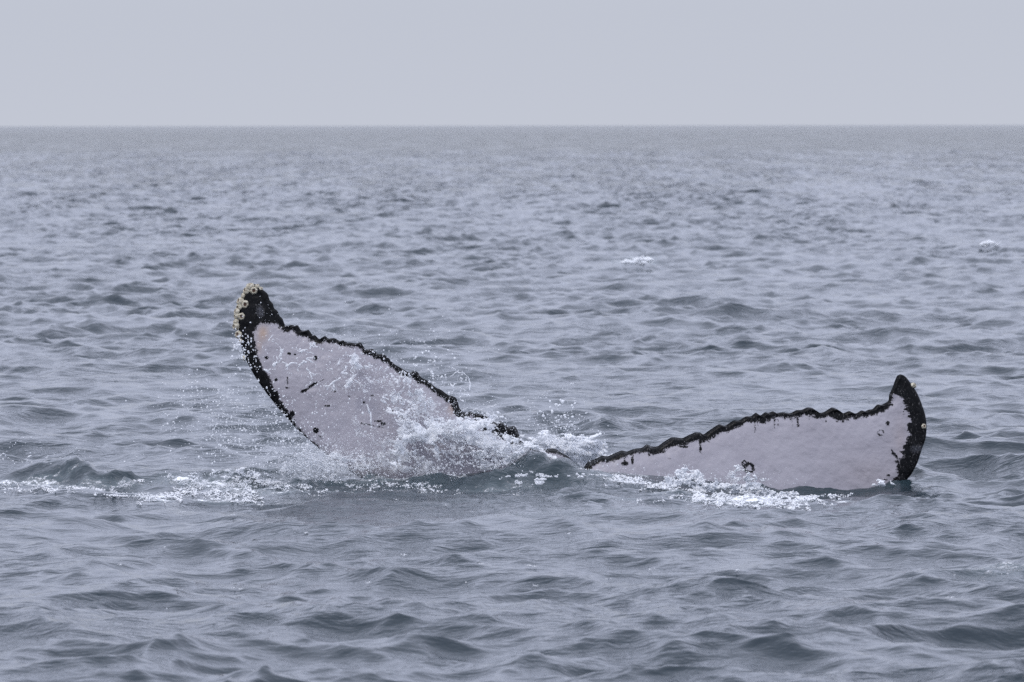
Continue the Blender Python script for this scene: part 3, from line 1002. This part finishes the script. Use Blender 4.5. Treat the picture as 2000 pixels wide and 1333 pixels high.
def heap(caps, seed, n, foot_y, ys, rad, thr=0.72, sc=14):
    """loose heap of foamy water inside the capsules, its depth rolling with noise"""
    xs = [c[0] for c in caps] + [c[2] for c in caps]; ys_ = [c[1] for c in caps] + [c[3] for c in caps]
    rm = max(c[4] for c in caps)
    U = rng.uniform(min(xs) - rm, max(xs) + rm, n); V = rng.uniform(min(ys_) - rm, max(ys_) + rm, n)
    wa = sc * 0.55
    C = cover_field(U + wa * 1.6 * fbm(U / 13, V / 13, None, seed + 20, 3), V + wa * fbm(U / 13, V / 13, None, seed + 21, 3), caps)
    nz = fbm(U / (sc * 1.7), V / (sc * 0.6), None, seed, 4) * 1.1 + 0.5
    rd = ridged(U / (sc * 1.5), V / (sc * 0.8), seed + 1, 3)
    k = (C > 0.04) & (nz * 0.55 + rd * 0.45 + C * 0.72 > thr + 0.27)
    U, V, C = U[k], V[k], C[k]
    dep = ys * fbm(U / 22, V / 22, None, seed + 4, 4) * 1.8 + rng.normal(0, ys * 0.15, len(U))
    x, y, z = px(U, V, foot_y - dep)
    rr = rng.uniform(rad[0], rad[1], len(U)) * (0.55 + 0.55 * C)
    # what would lie under water floats on the surface instead
    hx, hy, hz = sea_hit(U, V)
    low = y > hy - 0.015
    lift = 0.004 + 0.012 * np.abs(fbm(U / 9, V / 9, None, seed + 8, 3))
    sx_, sy_, sz_ = px(U, V, hy - 0.01)
    x = np.where(low, sx_, x); y = np.where(low, sy_, y); z = np.where(low, sz_ + lift, z)
    return np.stack([x, y, z], -1), rr

def surf_lace(caps, seed, step=1.6, sc=9.0, rad=(.0022, .0055)):
    """net of foam threads lying on the sea"""
    xs = [c[0] for c in caps] + [c[2] for c in caps]; ys = [c[1] for c in caps] + [c[3] for c in caps]
    rm = max(c[4] for c in caps)
    U, V = np.meshgrid(np.arange(min(xs) - rm, max(xs) + rm, step), np.arange(min(ys) - rm, max(ys) + rm, step * 0.6))
    U = U.ravel() + rng.uniform(-.5, .5, U.size) * step; V = V.ravel() + rng.uniform(-.5, .5, V.size) * step * .6
    C = cover_field(U + 12 * fbm(U / 16, V / 10, None, seed, 3), V + 5 * fbm(U / 16, V / 10, None, seed + 1, 3), caps)
    k = C > 0.03; U, V, C = U[k], V[k], C[k]
    wu = U + 10 * fbm(U / 22, V / 12, None, seed + 2, 3); wv = V + 5 * fbm(U / 22, V / 12, None, seed + 3, 3)
    rd = 0.65 * ridged(wu / (sc * 2.0), wv / (sc * .75), seed + 4, 3) + 0.35 * ridged(wu / (sc * .7), wv / (sc * .3), seed + 5, 2)
    rd = rd + 0.35 * fbm(U / 30, V / 14, None, seed + 6, 3)
    keep = rd - (1 - C * 1.0)
    k = keep > 0; U, V, keep = U[k], V[k], keep[k]
    x, y, z = sea_hit(U, V)
    x, y, z2 = px(U, V, y - 0.012)
    r = rad[0] + (rad[1] - rad[0]) * np.clip(keep / .5, 0, 1)
    return np.stack([x, y, z2 + 0.002], -1), r * rng.uniform(.7, 1.25, len(r))

# 1. lace of water thrown over the left lobe
parts = []
parts += [lace([(520,715,560,690,20,.55),(545,690,630,700,24,.5),(560,730,640,712,26,.4),(600,740,680,770,30,.4)], 100, 1.5, (.01,.06), 22, (1,1,.3), (.002,.005))]
for (cu, cv, k, L) in ((549,687,5,15),(589,685,5,20),(596,703,4,22),(537,712,4,18),(562,715,3,26),(604,728,3,26),(520,722,3,12),(650,750,4,20),(612,676,3,14),(530,664,3,12)):
    parts += star(cu, cv, k, L, 36.93, cu * 7 + cv)
caps = [(640,760,720,690,34,.7),(700,700,800,740,30,.7),(620,800,760,760,36,.32),(660,740,740,780,28,.55),(720,770,800,800,34,.6),(660,800,720,850,30,.35)]
for q in range(2):
    parts.append(lace(caps, 120 + q * 13, 1.5, (0.01, 0.12), 17, (1, 1, 0.3), (0.002, 0.0065)))
# thrown crest in front of the middle of the lobe
caps = [(640,722,690,686,9,1.0),(686,684,697,716,10,1.0),(660,712,690,700,12,.7),(672,760,700,725,9,1.0),(697,716,760,722,9,.9),(690,725,712,760,16,.8),
        (700,740,780,735,20,.7),(765,735,850,795,26,.8),(770,755,800,850,30,.85),(800,770,840,830,30,.8)]
for q in range(2):
    parts.append(lace(caps, 200 + q * 7, 1.5, (0.06, 0.16), 13, (1, 1, 0.8), (0.0025, 0.007)))
parts.append(chain([(716,790),(722,800),(724,820),(726,832)], .004, .008, 36.8))
for pts in ([(880,735),(888,728),(902,727),(913,734),(918,748),(916,762)], [(878,752),(884,755),(892,748),(899,738)], [(898,757),(908,762),(918,775)],
            [(897,783),(905,782),(908,792),(906,800)], [(904,770),(914,774)], [(878,750),(886,758)]):
    parts.append(chain(pts, .0028, .007, 36.95))
P, r = cat2(parts)
points_to_mesh('water_lace', P, r, M_SPLASH, 0.0040, 'lacy white threads of water thrown across the left lobe of the tail', 'splash')

# 2. heavy streaming splash over the root of the left lobe
parts = []
caps = [(650,905,760,900,34,.75),(760,905,860,905,26,.85),(600,880,650,925,26,.85),(560,925,640,935,16,.8),(800,850,960,830,46,1.12),(900,835,1010,880,42,1.15),(780,870,900,890,44,.95),(900,890,1010,905,40,1.0),(770,800,830,850,34,.85),(850,820,900,825,20,.9),
        (740,860,800,880,40,.6),(905,812,940,826,12,1.0),(760,780,830,830,36,.75),(1000,880,1060,915,34,.85)]
for q in range(4):
    parts.append(lace(caps, 300 + q * 11, 1.7, (0.03 + 0.05 * q, 0.12 + 0.07 * q), 15, (2.2, .8, 0.2 + 0.12 * q), (0.0022, 0.0075)))
for q in range(14):
    u0, v0 = rng.uniform(830, 930), rng.uniform(800, 870); L = rng.uniform(20, 70); a = rng.uniform(-.6, .1)
    parts.append(chain([(u0, v0), (u0 + L * .5 * math.cos(a), v0 + L * .5 * math.sin(a) - 3), (u0 + L * math.cos(a), v0 + L * math.sin(a))], .002, .005, 36.75))
P, r = cat2(parts)
points_to_mesh('rushing_splash', P, r, M_SPLASH, 0.0048, 'white water streaming off the root of the left tail lobe', 'splash')

# 3. thin veil lower left, where the lobe meets the water
parts = []
caps = [(600,895,640,930,46,.95),(640,900,780,900,44,.85),(570,920,640,920,46,.8),(700,925,860,915,26,.7),(780,900,900,925,26,.75),
        (640,850,800,860,40,.5),(860,925,1000,935,16,.5)]
for q in range(3):
    parts.append(lace(caps, 400 + q * 9, 1.7, (0.06 + 0.06 * q, 0.16 + 0.08 * q), 12, (1, 1, 0.5), (0.0022, 0.0065)))
P, r = cat2(parts)
points_to_mesh('water_veil', P, r, M_VEIL, 0.0044, 'thin broken veil of spray where the left lobe meets the sea', 'splash')

# 3b. clear sheets of water torn at their rims, sliding down over the lobe
parts = []
caps = [(770,760,880,835,34,1.1),(860,850,1000,895,34,1.1),(650,885,850,915,36,1.15),(600,900,650,930,34,1.1),(690,830,780,880,34,.9),(700,720,760,760,22,.8)]
for q in range(2):
    parts.append(lace(caps, 500 + q * 9, 2.0, (0.05 + 0.05 * q, 0.20 + 0.05 * q), 34, (1.3, .8, 0.5), (0.003, 0.0075)))
parts.append(lace([(1430,935,1495,965,26,1.1),(1420,960,1520,970,12,1.0)], 540, 2.0, (0, .03), 26, (1,1,0), (.003,.006), flat_y=36.64))
parts.append(lace([(450,925,500,945,20,1.1),(1000,880,1060,915,30,1.0),(1060,895,1110,920,22,1.0)], 550, 2.0, (0, .05), 28, (1,1,0), (.003,.006), flat_y=36.76))
P, r = cat2(parts)
points_to_mesh('clear_water_sheet', P, r, M_FILM, 0.0052, 'thin clear sheets of water with torn rims sliding over the tail', 'splash')

parts = []
caps = [(790,845,900,835,32,1.15),(880,840,1005,880,36,1.2),(800,880,900,895,24,1.0),(950,895,1040,900,22,1.0),(795,745,850,800,24,.95),(668,735,695,700,13,1.1),
        (690,735,760,745,14,.9),(600,895,640,925,24,.9),(1060,860,1150,880,24,1.1)]
for q in range(2):
    parts.append(lace(caps, 560 + q * 9, 2.0, (0.08 + 0.06 * q, 0.22 + 0.06 * q), 30, (2.4, .8, 0.3 + .2 * q), (0.003, 0.0075)))
P, r = cat2(parts)
points_to_mesh('white_water_sheet', P, r, M_SHEET, 0.0052, 'smooth white streaks and sheets of water in the splash at the tail root', 'splash')

# 4. white burst behind the notch
P, r = heap([(1022,872,1160,872,24,1),(1110,868,1150,888,32,1),(1150,868,1192,898,16,.9),(1040,885,1130,908,22,.9),(1055,852,1100,862,12,.8),(1150,862,1165,850,7,.8)],
            900, 52000, 37.30, 0.07, (0.003, 0.008), 0.55, 12)
points_to_mesh('white_burst', P, r, M_FOAM, 0.0048, 'dense white foam thrown up behind the notch between the tail lobes', 'foam')

# 5. rolling water with foamy lips in front of the notch
parts = [heap([(985,905,1030,872,7,.9),(1030,866,1062,880,6,.9),(1062,880,1075,900,5,.7),(1005,918,1060,884,6,.8),(1060,882,1090,900,5,.8),(1050,925,1085,898,6,.8),(1085,896,1110,915,5,.8),
               (970,935,1040,930,10,.6),(1040,935,1100,925,10,.6),(1090,905,1135,925,12,.75),(1100,930,1135,928,10,.8),(1010,945,1060,942,7,.9)], 920, 26000, 36.72, 0.04, (.0025,.007), .6, 9)]
parts.append(lace([(1010,890,1120,915,34,.5),(960,920,1060,915,26,.45)], 930, 1.7, (.0,.05), 13, (1.5,.8,.3), (.002,.005), flat_y=36.78))
P, r = cat2(parts)
points_to_mesh('rolling_foam', P, r, M_SPLASH, 0.0044, 'foamy lips of rolling water in front of the notch of the tail', 'foam')

# 6. foam along the foot of the right lobe
parts = [heap([(1140,925,1200,932,13.15,0.9),(1180,935,1260,942,14.5,0.7),(1260,948,1310,955,11.8,0.7),(1300,950,1360,930,22.6,0.9),(1330,925,1360,950,25.3,0.95),(1360,955,1420,958,28,0.95),
               (1400,955,1480,948,22.6,0.85),(1440,928,1480,950,28,0.6),(1460,960,1540,972,17.2,0.9),(1540,970,1600,978,14.5,0.9),(1590,975,1640,975,9.1,0.8),(1360,975,1480,990,15.85,0.9),(1480,985,1580,992,13.15,0.85),(1600,974,1660,970,6,0.6),(1250,985,1340,975,9.1,0.7),
               (1180,940,1190,962,6.4,0.7),(1715,945,1740,946,9.1,0.8)], 950, 80000, 36.55, 0.035, (.0020,.0060), .54, 11)]
parts.append(surf_lace([(1130,935,1300,960,16,.7),(1280,960,1500,985,22,.85),(1480,982,1620,984,12,.6),(1350,990,1520,998,11,.55),(1620,978,1660,974,6,.35),(1180,965,1300,985,14,.5)], 955))
parts.append(lace([(1140,930,1330,955,22.6,0.5),(1430,935,1500,960,41.5,0.6)], 960, 1.7, (.0,.05), 12, (1.5,.8,.2), (.002,.005), flat_y=36.6))
parts.append(chain([(1425,930),(1435,920),(1450,918),(1465,924),(1475,938),(1490,955)], .0025, .005, 36.6))
P, r = cat2(parts)
points_to_mesh('foam_ridge', P, r * 1.1, M_FOAM, 0.0056, 'churned white foam along the foot of the right tail lobe', 'foam')

# 7. foam line trailing off to the left
parts = [heap([(375,935,420,958,22.6,0.8),(440,925,500,930,11.8,0.8),(430,945,475,918,14.5,0.9),(475,918,508,940,11.8,0.9),(420,930,440,960,19.9,0.7),(330,930,352,940,11.8,0.8),(225,950,280,938,10.45,0.8),(400,970,490,975,13.15,0.8),
               (270,975,350,972,14.5,0.95),(40,960,110,955,11.8,0.85),(100,955,220,962,13.15,0.85),(200,965,290,972,10.45,0.8),(0,955,40,958,9.1,0.8),(430,940,560,950,22.6,0.8),(350,955,440,965,17.2,0.8),(520,955,560,940,17.2,0.7),(590,940,600,955,14.5,0.8),(575,955,640,960,9.1,0.7),(650,945,720,955,9.1,0.7),(720,948,860,952,13.15,0.75),(380,950,500,962,19.9,0.55)],
              970, 90000, 36.62, 0.05, (.0020,.0055), .57, 10)]
parts.append(heap([(112,896,130,892,6.4,0.9),(125,892,150,897,9.1,1),(145,895,165,908,7.75,0.9),(150,905,168,915,5.05,0.6),(0,898,70,905,7.75,0.8),(1190,1050,1215,1052,5.05,0.1)], 975, 9000, 36.80, 0.03, (.002,.006), .6, 8))
parts.append(surf_lace([(0,948,130,958,14,.8),(100,950,260,968,14,.8),(250,970,360,978,12,.85),(340,960,520,965,20,.85),(400,978,520,980,12,.75),(500,955,640,965,16,.7),(640,955,900,960,12,.7),(850,955,1130,970,14,.45),(700,975,900,985,10,.4),(0,990,40,985,6,.6)], 985))
parts += [chain([(0,890),(8,882),(14,893),(26,900),(40,902),(55,893),(70,880),(80,872)], .002, .006, 36.9), chain([(2,880),(20,874),(24,870)], .002, .004, 36.9)]
P, r = cat2(parts)
points_to_mesh('foam_line', P, r * 1.1, M_FOAM, 0.0056, 'broken line of foam and low splashes trailing away left of the tail', 'foam')

parts = [heap([(1862,1127,1880,1122,3,.62),(1890,1120,1900,1117,3,.6),(1925,1114,1945,1115,3,.62),(1975,1109,2000,1108,3,.6)], 1990, 3000, 40.0, 0.01, (.0018,.004), .72, 7)]
for q in range(26):
    u0, v0 = rng.uniform(20, 1980), rng.uniform(985, 1200)
    L = rng.uniform(3, 12)
    parts.append(heap([(u0 - L, v0, u0 + L, v0 + rng.uniform(-1, 1), 2.0, .9)], 2000 + q, 260, 40.0, 0.01, (.0018, .0035), .7, 6))
P, r = cat2(parts)
points_to_mesh('foam_flecks', P, r, M_SPLASH, 0.0044, 'scattered small flecks of foam on the near sea', 'foam')

# 8. breaking crests far behind
parts = []
for (u, v, ww, hh, yy, n) in ((1253,511,22,8,89.3,1700),(1224,512,9,3,89.4,300),(1928,478,14,5,103.0,800),(1950,480,8,3,103.2,200)):
    U = u + rng.uniform(-1, 1, n) * ww; V = v + np.clip(rng.normal(0, .5, n), -1.2, 1) * hh * (1 - ((U - u) / ww) ** 2) - (U - u) * 0.12
    k = fbm(U / 7, V / 3.5, None, 33, 3) > 0.02
    x, y_, z = px(U[k], V[k], yy + rng.normal(0, .1, k.sum()))
    parts.append((np.stack([x, y_, z], -1), rng.uniform(.012, .022, k.sum())))
P, r = cat2(parts)
points_to_mesh('whitecap_foam', P, r, M_SPLASH, 0.014, 'two small whitecaps breaking on waves far behind the tail', 'foam')

# 9. spray
fields = [
    # n, u, v, su, sv, rmin, rmax, y0, ys, tilt
    (2300, 520, 845, 95, 45, .0016, .0062, 36.72, .12, .35), (900, 590, 885, 45, 28, .0016, .0055, 36.68, .1, .3), (480, 405, 800, 50, 34, .0020, .0065, 37.0, .3, 0),
    (260, 440, 870, 60, 20, .0020, .0070, 36.8, .3, 0), (150, 483, 690, 16, 30, .0025, .0075, 36.8, .08, -.4), (90, 475, 676, 12, 14, .003, .008, 36.8, .05, 0),
    (800, 690, 800, 100, 40, .0014, .0055, 36.8, .1, .5), (650, 760, 740, 80, 36, .0014, .0055, 36.8, .12, .5), (420, 840, 700, 70, 42, .0015, .0055, 37.0, .25, .4),
    (260, 850, 730, 40, 24, .0020, .0080, 37.0, .2, .3), (220, 600, 650, 70, 26, .0012, .0036, 36.95, .2, .3), (1500, 900, 860, 80, 34, .0014, .0050, 36.65, .1, .2),
    (230, 1090, 815, 34, 26, .0022, .0070, 37.1, .2, 0), (22, 1085, 800, 22, 12, .0060, .0100, 37.1, .15, 0), (200, 1100, 840, 50, 14, .0018, .0055, 37.2, .2, 0),
    (300, 1000, 800, 60, 30, .0012, .0036, 37.1, .3, .2), (1200, 640, 915, 60, 18, .0016, .0050, 36.72, .12, 0), (700, 780, 925, 90, 16, .0016, .0050, 36.68, .1, 0),
    (400, 1060, 925, 60, 12, .0014, .0042, 36.7, .08, 0), (700, 1380, 945, 90, 14, .0014, .0045, 36.55, .1, .1), (200, 1250, 935, 60, 8, .0014, .0040, 36.65, .1, .1),
    (300, 430, 940, 70, 14, .0016, .0050, 36.6, .12, 0), (120, 120, 885, 40, 10, .0014, .0042, 36.85, .1, 0), (60, 50, 870, 30, 14, .0014, .0042, 36.9, .1, 0),
    (80, 1150, 800, 70, 30, .0012, .0032, 37.1, .3, 0), (160, 680, 680, 130, 30, .0012, .0030, 36.9, .2, .25),
]
PP, RR = [], []
for (n, u, v, su, sv, r0, r1, y0, ys, tilt) in fields:
    P, r = drops(n, u, v, su, sv, r0, r1, y0, ys, tilt=tilt)
    PP.append(P); RR.append(r)
for (n, u, v, su, sv) in ((2600, 620, 905, 50, 22), (1800, 570, 880, 50, 30), (1600, 720, 880, 70, 26), (1500, 860, 830, 60, 30), (900, 1080, 865, 50, 20), (900, 700, 740, 50, 26), (700, 1440, 940, 60, 14), (900, 500, 900, 60, 26)):
    P, r = drops(n, u, v, su, sv, .0009, .0022, 36.8, .15, power=1.5)
    PP.append(P); RR.append(r)
PP = np.concatenate(PP); RR = np.concatenate(RR)
k = PP[:, 2] > 0.0
drop_mesh('spray_droplets', PP[k], RR[k] * 1.1, M_DROP, 'fine white droplets of spray flying round the tail', 'spray')
